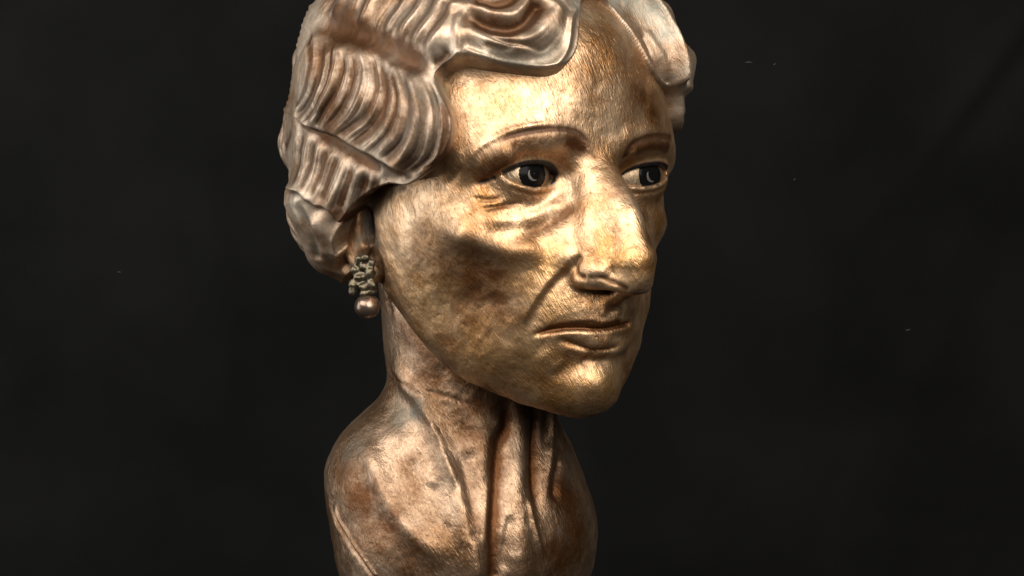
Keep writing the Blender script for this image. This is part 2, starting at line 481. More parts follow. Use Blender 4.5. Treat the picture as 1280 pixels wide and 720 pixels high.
# lower hair over the ear, two tiers
for ln, a in [([(372, 160), (366, 190), (362, 225)], -1.4), ([(385, 160), (380, 195), (375, 235)], -1.8), ([(397, 168), (393, 205), (384, 243)], -2.0),
              ([(413, 178), (408, 210), (396, 246)], -1.7), ([(428, 187), (421, 215), (410, 250)], -2.0), ([(447, 200), (440, 226), (428, 262)], -1.5),
              ([(462, 208), (456, 232), (440, 275)], -1.5), ([(476, 216), (466, 238), (450, 262), (444, 284)], -1.3)]:
    hs(ln, a * 0.6, 2.4, 0.25, 0.2, brown=0.5)
    hs([(x + 7, y + 2) for x, y in ln], 0.6, 2.6, 0.25, 0.2)
    for q in (-6, -3, 3, 6, 9):
        hs([(x + q, y + 1) for x, y in ln], -(0.1 + 0.35 * rng.random()), 0.55 + 0.4 * rng.random(), 0.15 + 0.3 * rng.random(), 0.1 + 0.3 * rng.random(), brown=0.25)
hblob(368, 205, 13, amp=3.5); hblob(432, 238, 13, amp=2.0)
hstep([(450, 300), (437, 287), (425, 273), (418, 256), (404, 253), (392, 247), (376, 236), (362, 232)], 3.6, 1.1, 8, 0.1, 0.2, brown=0.7)
hs([(372, 250), (386, 275), (396, 300), (402, 322)], -1.6, 2.4, 0.2, 0.1, brown=0.3, verd=0.4)
hs([(396, 262), (408, 285), (420, 305), (430, 330)], 2.0, 4.5, 0.2, 0.1)
hs([(418, 268), (430, 290), (440, 310)], -1.5, 2.2, 0.2, 0.1, brown=0.5)
hblob(395, 322, 8, amp=2.5)
# brown hollow between the side lock and the crown
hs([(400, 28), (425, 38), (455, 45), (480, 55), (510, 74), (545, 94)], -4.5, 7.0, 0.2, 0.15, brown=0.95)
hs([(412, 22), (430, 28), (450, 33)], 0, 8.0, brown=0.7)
# crown strands rising to the right
for ln, a in [([(470, 48), (480, 30), (496, 10), (506, -12)], -2.0), ([(486, 52), (498, 32), (515, 10), (528, -12)], -2.2), ([(503, 60), (516, 40), (533, 18), (546, -8)], -1.8),
              ([(520, 70), (532, 52), (548, 30), (560, 4)], -1.8), ([(440, 30), (452, 12), (466, -12)], -1.8), ([(408, 22), (420, 4), (432, -14)], -1.6)]:
    hs(ln, a * 0.8, 2.6, 0.25, 0.1, brown=0.45, verd=0.2)
    hs([(x + 9, y + 3) for x, y in ln], 1.2, 3.0, 0.25, 0.1)
    for q in (-6, -3, 3, 6, 9):
        hs([(x + q, y + q * 0.3) for x, y in ln], -(0.1 + 0.35 * rng.random()), 0.55 + 0.4 * rng.random(), 0.15 + 0.3 * rng.random(), 0.1 + 0.3 * rng.random(), brown=0.25)
hblob(552, 52, 9, amp=2.5)
hs([(546, 96), (560, 86), (573, 66), (572, 46), (577, 26), (590, 18)], 3.0, 2.6, 0.1, 0.2)
hs([(538, 78), (552, 76), (564, 62)], -1.6, 3.0, brown=0.5)
# front wave over the forehead
hs([(574, 36), (592, 44), (612, 50), (640, 50), (660, 42), (682, 22), (700, 4)], 3.0, 6.0, 0.1, 0.1)
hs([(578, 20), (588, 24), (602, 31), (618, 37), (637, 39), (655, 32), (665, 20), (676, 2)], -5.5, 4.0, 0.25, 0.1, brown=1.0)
hs([(546, 6), (579, 11), (602, 15), (620, 22), (640, 22), (656, 10), (666, -6)], 2.4, 3.2, 0.2, 0.1)
hs([(588, 3), (604, 6), (618, 9), (636, 4), (648, -8)], -2.6, 2.8, 0.2, 0.1, brown=0.7)
hs([(604, 62), (630, 72), (664, 73), (688, 62), (700, 40)], -2.6, 5.0, 0.25, 0.2, brown=0.3, verd=0.4)
hs([(600, 55), (625, 60), (645, 58)], -0.9, 1.6, brown=0.5)
hs([(578, 62), (600, 70), (625, 79), (650, 85), (680, 87), (699, 76), (709, 58), (713, 26), (722, 6)], 1.8, 1.5, 0.05, 0.05)
for k in range(11):
    o = k * 3.2
    hs([(590 + o, 42 + o * 0.35), (625 + o, 52 + o * 0.2), (655 + o * 0.8, 45 + o * 0.5), (685 + o * 0.5, 20 + o * 0.6)], -(0.15 + 0.4 * rng.random()), 0.6 + 0.5 * rng.random(), 0.3, 0.3, brown=0.25)
# curl at the far side of the forehead
def d2(line):
    """mm from a line drawn in (azimuth, elevation) degrees"""
    q = spline(line, 8); d = np.full(len(ga), 1e9)
    k = np.cos(np.radians(18.0))
    for p0, p1 in zip(q[:-1], q[1:]):
        ax_, ay = (p1[0] - p0[0]) * k, p1[1] - p0[1]; L = ax_ * ax_ + ay * ay + 1e-9
        t = np.clip(((ga - p0[0]) * k * ax_ + (ge - p0[1]) * ay) / L, 0, 1)
        d = np.minimum(d, np.hypot((ga - p0[0]) * k - t * ax_, ge - p0[1] - t * ay))
    return d * 1.75
B_ = [(11.5, 32.5), (15, 28.5), (17.5, 24), (20.2, 18), (22.5, 12), (27, 8.2), (33, 6.2)]
R_ = [(12, 34.5), (16.5, 36), (21, 35.6), (25.5, 33), (28.6, 29), (30.4, 24.5), (31.4, 20), (32, 14), (33, 7.8)]
fb, fr = d2(B_), d2(R_)
zone = smooth01(poly_dist(ga, ge, [tuple(p) for p in spline(B_, 5)] + [tuple(p) for p in spline(R_, 5)][::-1]) * 1.7, -1.0, 1.5) * smooth01(PD, -0.4, 0.6)
T = T * (1 - zone) + zone * (1.0 + 13.0 * (fb / (fb + fr + 0.01)) ** 2.4)
T += 2.2 * np.exp(-(fr / 1.3) ** 2)
out = d2([(p[0] + 3.6, p[1] + (1.0 if p[1] > 28 else 0)) for p in R_[3:]])
T -= 3.2 * np.exp(-(out / 2.4) ** 2); HB = np.maximum(HB, 0.8 * np.exp(-(out / 1.6) ** 2))
T -= 0.7 * np.exp(-(d2([(24, 20), (25.5, 14), (29, 8.5)]) / 0.9) ** 2)
T += 0.8 * np.exp(-(d2([(26, 21), (28, 15), (31, 9)]) / 1.6) ** 2)
T += -4.5 * (1 - smooth01(ge, 4.2, 6.6)) * smooth01(ga, 33, 37) * (1 - smooth01(ga, 58, 80))
T += 4.5 * np.exp(-((ga - 44) * 1.6 / 8) ** 2 - ((ge - 14.0) * 1.75 / 7) ** 2) + 3.0 * np.exp(-((ga - 47) * 1.6 / 9) ** 2 - ((ge - 26) * 1.75 / 14) ** 2)
HV = np.maximum(HV, 0.7 * np.exp(-(d2([(18, 31), (24, 30), (28, 26), (30, 20)]) / 5) ** 2))
for k in range(5):
    ln = d2([(43 + 2.5 * k, 34), (44 + 2.6 * k, 24), (45 + 2.4 * k, 15), (43 + 2 * k, 8)])
    T -= (0.3 + 0.4 * rng.random()) * np.exp(-(ln / 0.9) ** 2)
# patches of patina
for b in [(605, 84, 6, 0.1, 0.6), (560, 105, 7, 0.1, 0.8), (730, 8, 8, 0.2, 0.8), (392, 20, 14, 0.1, 0.35), (385, 130, 10, 0, 0.3), (480, 190, 8, 0, 0.35), (375, 255, 10, 0.1, 0.4), (690, 60, 10, 0, 0.3), (800, 40, 9, 0, 0.6), (430, 270, 7, 0.8, 0), (410, 245, 9, 0.3, 0), (360, 200, 8, 0.5, 0)]:
    hblob(b[0], b[1], b[2], b[3], b[4])
hblob(350, 262, 17, amp=-6.0); hblob(366, 298, 15, amp=-6.0); hblob(362, 72, 26, amp=-4.0); hblob(385, 10, 18, amp=2.5)
for k in range(16):
    y_ = 6 + k * 8.5
    x_ = np.interp(y_, [0, 60, 110, 150], [387, 375, 361, 357])
    hs([(x_ - 3, y_), (x_ + 9, y_ + 7), (x_ + 18, y_ + 18)], 0.5 + 0.7 * rng.random(), 1.3, 0.05, 0.6)
T2 = T.reshape(GA.shape)
T2[:, 0] = T2[:, -1] = (T2[:, 0] + T2[:, -1]) / 2
# hair the photograph does not show goes on in the same soft waves
hid = (~hface).reshape(GA.shape)
dA, dE = np.degrees(GA), np.degrees(GE)
wv = 2.4 * np.sin(dE / 4.2 + 1.6 * np.sin(GA * 2.0) + 0.8 * np.sin(GA * 5.0 + 1)) + 0.9 * np.sin(dA / 6.0 + 2.0 * np.sin(dE / 8.0))
wv += 0.45 * np.sin(dA * 1.1 + 3.0 * np.sin(dE / 9.0)) + 0.3 * np.sin(dA * 2.3 + 5.0 * np.sin(dE / 7.0 + GA))
wv *= np.clip(np.cos(GE) * 1.6, 0, 1)
unseen = np.maximum(blur(hid.astype(float), 8, 1, 'wrap'), smooth01(dE, 44, 52))
T2 += np.where((PD.reshape(GA.shape) > 4), unseen * wv * smooth01(PD.reshape(GA.shape), 4, 12), 0)
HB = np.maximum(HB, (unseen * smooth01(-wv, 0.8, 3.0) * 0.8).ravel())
HV3 = HC + HD * (HR + T2.ravel())[:, None]

# ---------------------------------------------------------------- ears
sk.tube([(-66, -9, -8, 2.4), (-69, -1, 0, 2.6), (-72, 9, -2, 2.6), (-73, 13, -13, 2.6), (-70, 9, -27, 2.6), (-66, 0, -36, 3)], 'u', 2.0, mirror=True)
sk.ell((-65, -2, -39), (4.2, 6, 7), 'u', 3, mirror=True)
sk.ell((-68, 1, -18), (4, 11, 19), 'u', 3, mirror=True)
sk.ell((-70, -8.5, -18), (10, 3.6, 9), 's', 1.0, mirror=True)
sk.tube([(-70, 4, -6, 1.8), (-71, 6, -16, 1.8), (-69, 2, -28, 1.8)], 'u', 1.5, mirror=True)

# ==== MESHES
V, Q = nets(sk)
V = laplace(V, Q, 3, 0.5)
V, Q = subdivide(V, Q)
V = laplace(V, Q, 3, 0.5)
N = normals(V, Q)
DISP = np.zeros(len(V)); SB = np.zeros(len(V)); SV = np.zeros(len(V)); SK = np.zeros(len(V)); SG = np.zeros(len(V))

def flip(l): return l * np.array([-1, 1, 1])
def st(pix, amp, w, ta=0.2, tb=0.2, brown=0.0, verd=0.0, black=0.0, mirror=False, pts=None, ext=0):
    p_ = sk.hit(pix) if pts is None else pts
    if ext: p_ = np.vstack([p_[0] + np.array([0, 4.0, ext]), p_])
    ln = spline(p_, 8)
    for l in ([ln, flip(ln)] if mirror else [ln]):
        ix, d, t, _ = near(V, l, 3 * w)
        g = np.exp(-(d / w) ** 2) * taper(t, ta, tb)
        DISP[ix] += amp * g
        SB[ix] = np.maximum(SB[ix], brown * g); SV[ix] = np.maximum(SV[ix], verd * g); SK[ix] = np.maximum(SK[ix], np.clip(black * g, 0, 1))
def ststep(pix, amp, w, fall, ta=0.2, tb=0.2, pts=None):
    ln = spline(sk.hit(pix) if pts is None else pts, 8)
    ix, d, t, sd = near(V, ln, 3 * fall, N)
    up = smooth01(sd, -w, w) * np.exp(-(np.maximum(sd, 0) / fall) ** 2)
    dn = (1 - smooth01(sd, -w, w)) * np.exp(-(np.maximum(-sd, 0) / (fall * 0.4)) ** 2)
    DISP[ix] += taper(t, ta, tb) * amp * (up - 0.35 * dn) * np.exp(-((d - np.abs(sd)) / (0.5 * fall)) ** 2)
def blob(px, py, rx, brown=0.0, verd=0.0, amp=0.0, gold=0.0, mirror=False):
    c = sk.hit([(px, py)])[0]
    for q in ([c, c * np.array([-1, 1, 1])] if mirror else [c]):
        lo = q - 3 * rx; hi = q + 3 * rx
        ix = np.nonzero(np.all((V > lo) & (V < hi), axis=1))[0]
        g = np.exp(-(np.linalg.norm(V[ix] - q, axis=1) / rx) ** 2)
        DISP[ix] += amp * g
        SB[ix] = np.maximum(SB[ix], brown * g); SV[ix] = np.maximum(SV[ix], verd * g); SG[ix] = np.maximum(SG[ix], gold * g)

# folds beside nose and mouth
NL = [(727, 317), (716, 327), (703, 341), (683, 363), (668, 386), (659, 406), (655, 430)]
st(NL, -0.45, 1.4, 0.3, 0.35, brown=0.22, mirror=True)
ststep(NL, 1.6, 2.4, 10.0, 0.15, 0.35)
ln_ = flip(sk.hit(NL))[::-1]
ststep(None, 1.6, 2.4, 10.0, 0.35, 0.15, pts=ln_)
# mouth
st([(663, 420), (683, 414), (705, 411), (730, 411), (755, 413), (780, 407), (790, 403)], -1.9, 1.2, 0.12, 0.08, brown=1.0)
st([(672, 417), (700, 408), (730, 406), (757, 408), (780, 403)], -0.6, 2.6, 0.2, 0.1, brown=1.0)  # shade of the down-facing upper lip, painted in as brown
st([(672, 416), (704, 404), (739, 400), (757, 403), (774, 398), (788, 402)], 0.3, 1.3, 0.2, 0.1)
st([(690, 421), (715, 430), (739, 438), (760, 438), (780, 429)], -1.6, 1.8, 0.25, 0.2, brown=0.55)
st([(745, 440), (735, 447), (725, 458)], -1.0, 2.0, 0.1, 0.4, brown=0.3)
st([(715, 418), (735, 422), (752, 424), (770, 419)], 0.9, 2.6, 0.35, 0.25)
# philtrum
st(None, -0.9, 2.8, 0.3, 0.3, brown=0.3, pts=np.array([(0, -98, -55), (0, -96.5, -58.5), (0, -95.5, -62)]))
st(None, 0.5, 1.5, 0.3, 0.2, mirror=True, pts=np.array([(-3.6, -98, -55), (-4, -96.5, -58.5), (-4.2, -95, -62)]))
# nose: groove over the wing, nostril edge
st([(728, 318), (720, 331), (723, 344), (734, 348)], -0.9, 1.4, 0.15, 0.1, brown=0.55)
st([(730, 324), (744, 325), (756, 332)], 0, 3, 0.2, 0.4, brown=0.3)
st([(734, 347), (752, 347), (770, 354), (788, 363)], -0.8, 1.3, 0.1, 0.1, brown=0.8, verd=0.3)
# brow: fine raised upper line, flat brown plane beneath
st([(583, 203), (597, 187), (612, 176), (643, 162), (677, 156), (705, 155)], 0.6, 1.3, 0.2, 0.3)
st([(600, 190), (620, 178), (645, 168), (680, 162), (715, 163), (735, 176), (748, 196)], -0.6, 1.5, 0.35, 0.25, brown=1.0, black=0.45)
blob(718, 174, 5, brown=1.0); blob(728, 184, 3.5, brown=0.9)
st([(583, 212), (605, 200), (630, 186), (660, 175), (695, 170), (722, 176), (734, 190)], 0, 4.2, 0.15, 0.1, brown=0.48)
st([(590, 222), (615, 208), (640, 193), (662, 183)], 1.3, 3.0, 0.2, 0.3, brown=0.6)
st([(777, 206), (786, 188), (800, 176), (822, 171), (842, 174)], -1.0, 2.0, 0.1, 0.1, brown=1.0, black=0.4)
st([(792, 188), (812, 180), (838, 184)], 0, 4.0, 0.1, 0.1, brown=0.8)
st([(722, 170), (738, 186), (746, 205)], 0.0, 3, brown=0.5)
# lids: crease above, hooded corner, dark line along the lashes
for ex, hw, ez, slope in EYES:
    sx = 1 if ex < 0 else -1
    def lid(t, up, dz=0.0):
        t = np.asarray(t, float)
        hu = (4.2 if sx > 0 else 3.9) * np.maximum(1 - t * t, 0) ** 0.75 * (1 + 0.12 * t); hl = -(5.3 if sx > 0 else 4.7) * np.maximum(1 - t * t, 0) ** 0.8 * (1 - 0.1 * t)
        z = ez - 0.5 * t - slope * hw * t + (hu if up else hl) + dz
        x = ex + sx * t * hw
        y = EYEY - 15.2 * np.sqrt(np.maximum(1 - ((x - ex) / (hw + 2.6)) ** 2 - ((z - ez) / 15.2) ** 2, 0.05))
        return np.stack([x, y, z], 1)
    tt_ = np.linspace(-1, 1, 15)
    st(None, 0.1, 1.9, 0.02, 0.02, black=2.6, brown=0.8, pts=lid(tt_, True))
    st(None, 0.5, 1.3, 0.1, 0.1, pts=lid(tt_, True, 2.2))
    st(None, -1.5, 1.2, 0.15, 0.15, brown=0.6, pts=lid(np.linspace(-0.45, 0.95, 15), True, 4.4))
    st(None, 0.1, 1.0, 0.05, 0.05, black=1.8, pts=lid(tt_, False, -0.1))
    st(None, -0.5, 1.2, 0.2, 0.2, brown=0.3, pts=lid(np.linspace(-0.9, 0.9, 15), False, -3.4))
st([(585, 230), (603, 227), (618, 222), (630, 217)], -0.9, 1.2, 0.3, 0.0, black=0.9, brown=0.9)
st([(588, 214), (608, 205), (630, 194), (650, 184)], 3.2, 6.0, 0.25, 0.35, brown=0.7)
blob(612, 200, 6, brown=0.5); blob(640, 184, 6, brown=0.5)
blob(720, 188, 6, amp=-2.2, brown=0.55); blob(779, 204, 4, amp=-1.2, brown=0.4)
# bags and crow's feet
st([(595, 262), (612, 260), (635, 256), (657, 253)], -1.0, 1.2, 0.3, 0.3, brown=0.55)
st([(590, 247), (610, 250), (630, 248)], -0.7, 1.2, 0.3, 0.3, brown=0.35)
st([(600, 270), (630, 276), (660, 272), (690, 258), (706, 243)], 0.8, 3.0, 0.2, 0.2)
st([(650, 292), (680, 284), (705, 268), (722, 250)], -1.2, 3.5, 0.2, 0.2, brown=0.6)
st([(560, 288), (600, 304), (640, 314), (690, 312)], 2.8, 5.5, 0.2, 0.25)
st([(578, 205), (568, 222), (556, 235)], -0.6, 2.0, 0.3, 0.3)
# hollow and browner areas of the cheek, jaw
blob(588, 365, 20, amp=-4.2, mirror=True)
for b in [(600, 358, 22, 0.62), (585, 400, 20, 0.5), (560, 430, 16, 0.5), (640, 470, 14, 0.4), (560, 330, 14, 0.5), (635, 385, 12, 0.45), (615, 372, 9, 0.7), (530, 310, 12, 0.35), (540, 420, 20, 0.35), (560, 300, 8, 0.4), (515, 415, 10, 0.5), (560, 458, 10, 0.6), (610, 488, 9, 0.55), (660, 508, 9, 0.6), (700, 508, 8, 0.5), (590, 440, 18, 0.3), (690, 470, 10, 0.3),
          (745, 110, 12, 0.35), (800, 120, 9, 0.55), (815, 145, 8, 0.6), (770, 60, 12, 0.3), (735, 95, 9, 0.25), (812, 300, 7, 0.55), (805, 270, 5, 0.5), (775, 240, 5, 0.5), (780, 440, 6, 0.4), (705, 445, 6, 0.35), (735, 500, 6, 0.35), (790, 395, 6, 0.5)]:
    blob(b[0], b[1], b[2], brown=b[3])
for b in [(690, 325, 10), (655, 350, 12), (650, 440, 16), (600, 430, 20), (540, 390, 18), (700, 500, 14), (750, 485, 10), (790, 320, 10), (690, 380, 10)]:
    blob(b[0], b[1], b[2], gold=0.9)
for b in [(464, 275, 6), (466, 262, 4), (458, 300, 5), (470, 300, 4), (455, 330, 6), (727, 12, 7), (770, 30, 6), (785, 45, 6), (600, 88, 4), (552, 112, 4), (500, 520, 8), (520, 510, 7), (440, 560, 8)]:
    blob(b[0], b[1], b[2], verd=0.8)
for b in [(466, 270, 8), (462, 290, 9), (466, 305, 7), (458, 320, 6)]:
    blob(b[0], b[1], b[2], brown=1.0)
st([(466, 262), (466, 280), (467, 296)], 0, 3.0, 0.1, 0.1, black=0.75)
# chin
blob(748, 480, 7, amp=0.8)
st([(648, 432), (650, 452), (662, 478), (676, 498)], -0.7, 3.5, 0.3, 0.4, brown=0.25)
st([(672, 436), (690, 448), (706, 462)], 1.2, 6.0, 0.3, 0.3)
st([(765, 446), (745, 448), (725, 456), (712, 470)], -0.9, 3.0, 0.2, 0.4, brown=0.35)
blob(735, 478, 10, amp=1.0)
st([(775, 452), (783, 470), (772, 495)], -0.6, 3.0, 0.3, 0.3, brown=0.4)
# jaw edge and throat line
st([(478, 360), (484, 378), (497, 400), (520, 430), (560, 462), (610, 495), (655, 517)], 0.2, 3.5, 0.1, 0.2, brown=0.45)
st([(478, 440), (492, 466), (520, 485), (565, 498), (620, 520)], -0.45, 1.4, 0.2, 0.2, brown=0.35)
st([(474, 315), (478, 350), (486, 375), (494, 392)], -1.2, 1.6, 0.1, 0.1, brown=0.8, verd=0.2)
# cords of the neck
st([(486, 440), (510, 480), (533, 510), (548, 545), (560, 580), (572, 612), (584, 665), (592, 715)], 3.2, 5.0, 0.2, 0.0)
st([(530, 505), (546, 540), (558, 575), (571, 612)], 0.9, 1.5, 0.2, 0.15)
st([(600, 545), (600, 600), (603, 660), (605, 715)], 1.6, 6.5, 0.3, 0.0, ext=22)
st([(612, 580), (608, 640), (605, 690)], 0.7, 1.4, 0.4, 0.2)
st([(634, 530), (624, 556), (619, 610), (616, 660), (615, 717)], -2.6, 3.8, 0.2, 0.0, brown=0.8, ext=18)
st([(650, 540), (646, 580), (650, 640), (652, 715)], 2.0, 6.0, 0.15, 0.0, ext=20)
st([(657, 620), (664, 650), (672, 678), (679, 700)], 1.5, 1.4, 0.2, 0.2)
st([(668, 535), (666, 580), (669, 620), (676, 660)], -2.4, 3.0, 0.2, 0.35, brown=0.8, ext=20)
st([(688, 535), (686, 570), (683, 610), (682, 640)], 2.2, 3.0, 0.2, 0.4, ext=20)
st([(700, 570), (694, 600), (692, 630)], -1.8, 3.0, brown=0.5)
st([(575, 560), (586, 620), (594, 680)], -1.8, 3.5, 0.2, 0.1, brown=0.3)
st([(640, 640), (632, 680), (630, 717)], -1.0, 2.5, brown=0.2)
# collar bone ridge and hollow on the shoulder
st([(455, 545), (470, 590), (495, 640), (525, 675), (560, 705)], 2.4, 5.0, 0.2, 0.2)
st([(498, 585), (510, 580), (522, 592)], -0.9, 5.0, 0.4, 0.4, brown=0.2)
st([(506, 562), (520, 572), (528, 592), (530, 610)], 0.7, 2.6, 0.4, 0.4)
st([(540, 600), (545, 640), (560, 675)], -1.2, 4.0)
for b in [(435, 590, 10, 0.55), (455, 625, 12, 0.7), (480, 660, 12, 0.6), (440, 660, 10, 0.3), (510, 700, 10, 0.4), (705, 620, 12, 0.7), (720, 660, 12, 0.6), (700, 690, 12, 0.5), (590, 540, 10, 0.4), (540, 470, 8, 0.5), (600, 505, 9, 0.6)]:
    blob(b[0], b[1], b[2], brown=b[3])
st([(415, 628), (420, 650), (432, 672), (448, 695), (466, 720), (490, 745)], -1.2, 1.2, 0.1, 0.0, brown=0.3)
st([(419, 628), (424, 648), (436, 670), (452, 693), (470, 718)], 0.9, 1.0, 0.1, 0.0)
ROSY = smooth01(-V[:, 2] - np.interp(V[:, 1], [-100, -70, -60, -42, -25, -8, 5, 20], [104, 103, 98, 88, 77, 60, 44, 30]), -4, 26)
# the modeller's hand: low unevenness
lump = 0.42 * vnoise(V, 11, 1) + 0.24 * vnoise(V, 5.0, 2) + 0.08 * vnoise(V, 2.4, 3) + 0.035 * vnoise(V, 1.4, 6)
lump -= 0.18 * np.clip(vnoise(V, 2.2, 8) - 0.72, 0, 1) / 0.28
eyezone = np.zeros(len(V))
for ex, hw, ez, s_ in EYES:
    eyezone = np.maximum(eyezone, np.exp(-(np.linalg.norm(V - np.array([ex, -80, 0]), axis=1) / 14) ** 2))
V = V + N * (DISP + lump * (1 - 0.8 * eyezone))[:, None]

hl_ = 0.25 * vnoise(HV3, 7, 4) + 0.12 * vnoise(HV3, 2.5, 5)
HV3 = HV3 + HD * hl_[:, None]
na, ne = len(AZ), len(EL)
ii = np.arange(ne - 1)[:, None] * na + np.arange(na - 1)[None, :]
HQ = np.stack([ii, ii + 1, ii + 1 + na, ii + na], -1).reshape(-1, 4)
keep = (T2.ravel()[HQ].max(1) > -6.5)
HQ = HQ[keep]
used = np.unique(HQ); remap = np.full(len(HV3), -1); remap[used] = np.arange(len(used))
HQ = remap[HQ]; HV3 = HV3[used]; HBu, HVu = HB[used], HV[used]

# ---------------------------------------------------------------- objects
coll = scene.collection
def mesh_object(name, verts, quads, mat, parent=None, attrs=None, smooth=True):
    me = bpy.data.meshes.new(name)
    verts = np.asarray(verts, np.float32); quads = np.asarray(quads, np.int32)
    n, m, k = len(verts), len(quads), quads.shape[1]
    me.vertices.add(n); me.vertices.foreach_set('co', verts.ravel())
    me.loops.add(m * k); me.loops.foreach_set('vertex_index', quads.ravel())
    me.polygons.add(m); me.polygons.foreach_set('loop_start', np.arange(0, m * k, k, dtype=np.int32))
    me.update(calc_edges=True)
    if smooth: me.polygons.foreach_set('use_smooth', np.ones(m, bool))
    for an, av in (attrs or {}).items():
        a = me.attributes.new(an, 'FLOAT', 'POINT'); a.data.foreach_set('value', np.asarray(av, np.float32))
    me.materials.append(mat)
    o = bpy.data.objects.new(name, me); coll.objects.link(o)
    if parent is not None: o.parent = parent
    return o

# ---- materials
def bronze(name, light, mid, brown, verd, rough, hatch=1.0, rosy=None):
    m = bpy.data.materials.new(name); m.use_nodes = True
    nt = m.node_tree; nd = nt.nodes; lk = nt.links
    b = nd['Principled BSDF']
    tc = nd.new('ShaderNodeTexCoord')
    def noise(scale, detail=4, rough_=0.55, vec=None, dist=0.0):
        n = nd.new('ShaderNodeTexNoise'); n.inputs['Scale'].default_value = scale; n.inputs['Detail'].default_value = detail
        n.inputs['Roughness'].default_value = rough_; n.inputs['Distortion'].default_value = dist
        lk.new(vec or tc.outputs['Object'], n.inputs['Vector']); return n.outputs['Fac']
    def ramp(fac, a, b_, lo=0.0, hi=1.0):
        r = nd.new('ShaderNodeMapRange'); r.inputs['From Min'].default_value = a; r.inputs['From Max'].default_value = b_
        r.inputs['To Min'].default_value = lo; r.inputs['To Max'].default_value = hi; r.clamp = True
        lk.new(fac, r.inputs['Value']); return r.outputs['Result']
    def math_(op, a, c):
        n = nd.new('ShaderNodeMath'); n.operation = op
        for i, v in enumerate((a, c)):
            if isinstance(v, (int, float)): n.inputs[i].default_value = v
            else: lk.new(v, n.inputs[i])
        return n.outputs[0]
    def mix(fac, c1, c2):
        n = nd.new('ShaderNodeMix'); n.data_type = 'RGBA'
        if isinstance(fac, (int, float)): n.inputs['Factor'].default_value = fac
        else: lk.new(fac, n.inputs['Factor'])
        for s_, v in (('A', c1), ('B', c2)):
            i = [x for x in n.inputs if x.name == s_ and x.type == 'RGBA'][0]
            if isinstance(v, tuple): i.default_value = v + (1,)
            else: lk.new(v, i)
        return [x for x in n.outputs if x.type == 'RGBA'][0]
    def attr(an):
        a = nd.new('ShaderNodeAttribute'); a.attribute_name = an; return a.outputs['Fac']
    # short tool marks, slanting down across the face
    mp = nd.new('ShaderNodeMapping'); mp.vector_type = 'TEXTURE'
    ax = Vector(RT * 0.42 - UP * 0.9).normalized(); nz = Vector(-FW); sx = ax.cross(nz).normalized(); nz = sx.cross(ax)
    mp.inputs['Rotation'].default_value = Matrix((sx, ax, nz)).transposed().to_euler()
    mp.inputs['Scale'].default_value = (1, 4.2, 1)
    lk.new(tc.outputs['Object'], mp.inputs['Vector'])
    h1 = noise(820, 2, 0.5, mp.outputs[0], 1.0)
    h2 = noise(2300, 2, 0.5, mp.outputs[0], 0.3)
    pat = noise(38, 8, 0.68); pat2 = noise(110, 8, 0.72, None, 0.4); fine = noise(900, 3, 0.6)
    # colour: rubbed light metal, warmer mid tone, brown (patina, painted lip shade), a little verdigris
    c = mix(ramp(pat, 0.38, 0.62), light, mid)
    if rosy:
        c = mix(math_('MULTIPLY', attr('rosy'), 0.85), c, mix(ramp(pat, 0.38, 0.64), rosy[0], rosy[1]))
    hm = math_('MULTIPLY', ramp(h1, 0.54, 0.72), 0.34 * hatch)
    c = mix(hm, c, brown)
    hm2 = math_('MULTIPLY', ramp(h1, 0.45, 0.30), 0.22 * hatch)
    c = mix(hm2, c, light)
    c = mix(math_('MULTIPLY', attr('gold'), 0.4), c, (0.52, 0.29, 0.075))
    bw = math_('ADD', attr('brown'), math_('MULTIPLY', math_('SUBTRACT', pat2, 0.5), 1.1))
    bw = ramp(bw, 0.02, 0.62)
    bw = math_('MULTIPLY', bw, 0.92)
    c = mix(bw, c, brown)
    gw = math_('MULTIPLY', math_('ADD', attr('verd'), ramp(noise(24, 4, 0.6), 0.52, 0.7, 0.0, 0.28 if name == 'bronze_hair' else 0.12)), ramp(pat2, 0.35, 0.65, 0.25, 1.0))
    c = mix(gw, c, verd)
    kw = attr('black')
    c = mix(kw, c, (0.006, 0.005, 0.005))
    lk.new(c, b.inputs['Base Color'])
    met = math_('SUBTRACT', 0.9, math_('MULTIPLY', gw, 0.4))
    met = math_('MULTIPLY', met, math_('SUBTRACT', 1.0, kw))
    lk.new(met, b.inputs['Metallic'])
    r = math_('ADD', rough, math_('MULTIPLY', math_('SUBTRACT', pat2, 0.5), 0.25))
    r = math_('ADD', r, math_('MULTIPLY', bw, 0.1))
    r = math_('ADD', r, math_('MULTIPLY', gw, 0.15))
    lk.new(r, b.inputs['Roughness'])
    bp = nd.new('ShaderNodeBump'); bp.inputs['Strength'].default_value = 1.0; bp.inputs['Distance'].default_value = 0.00048
    hh = math_('ADD', math_('MULTIPLY', h1, 0.75 * hatch), math_('MULTIPLY', h2, 0.3 * hatch))
    hh = math_('MULTIPLY', hh, ramp(pat, 0.3, 0.6, 0.45, 1.0))
    hh = math_('ADD', hh, math_('MULTIPLY', fine, 0.10))
    lk.new(hh, bp.inputs['Height']); lk.new(bp.outputs[0], b.inputs['Normal'])
    lk.new(math_('MULTIPLY', math_('SUBTRACT', 1.0, bw), 0.22), b.inputs['Coat Weight']); b.inputs['Coat Roughness'].default_value = 0.36; b.inputs['Coat IOR'].default_value = 1.6
    lk.new(bp.outputs[0], b.inputs['Coat Normal'])
    return m

M_skin = bronze('bronze_face', (0.64, 0.435, 0.265), (0.35, 0.168, 0.055), (0.085, 0.029, 0.007), (0.075, 0.09, 0.07), 0.40, 1.0, ((0.275, 0.185, 0.12), (0.10, 0.048, 0.018)))
M_hair = bronze('bronze_hair', (0.54, 0.425, 0.315), (0.27, 0.155, 0.08), (0.07, 0.026, 0.007), (0.21, 0.25, 0.215), 0.48, 0.5)

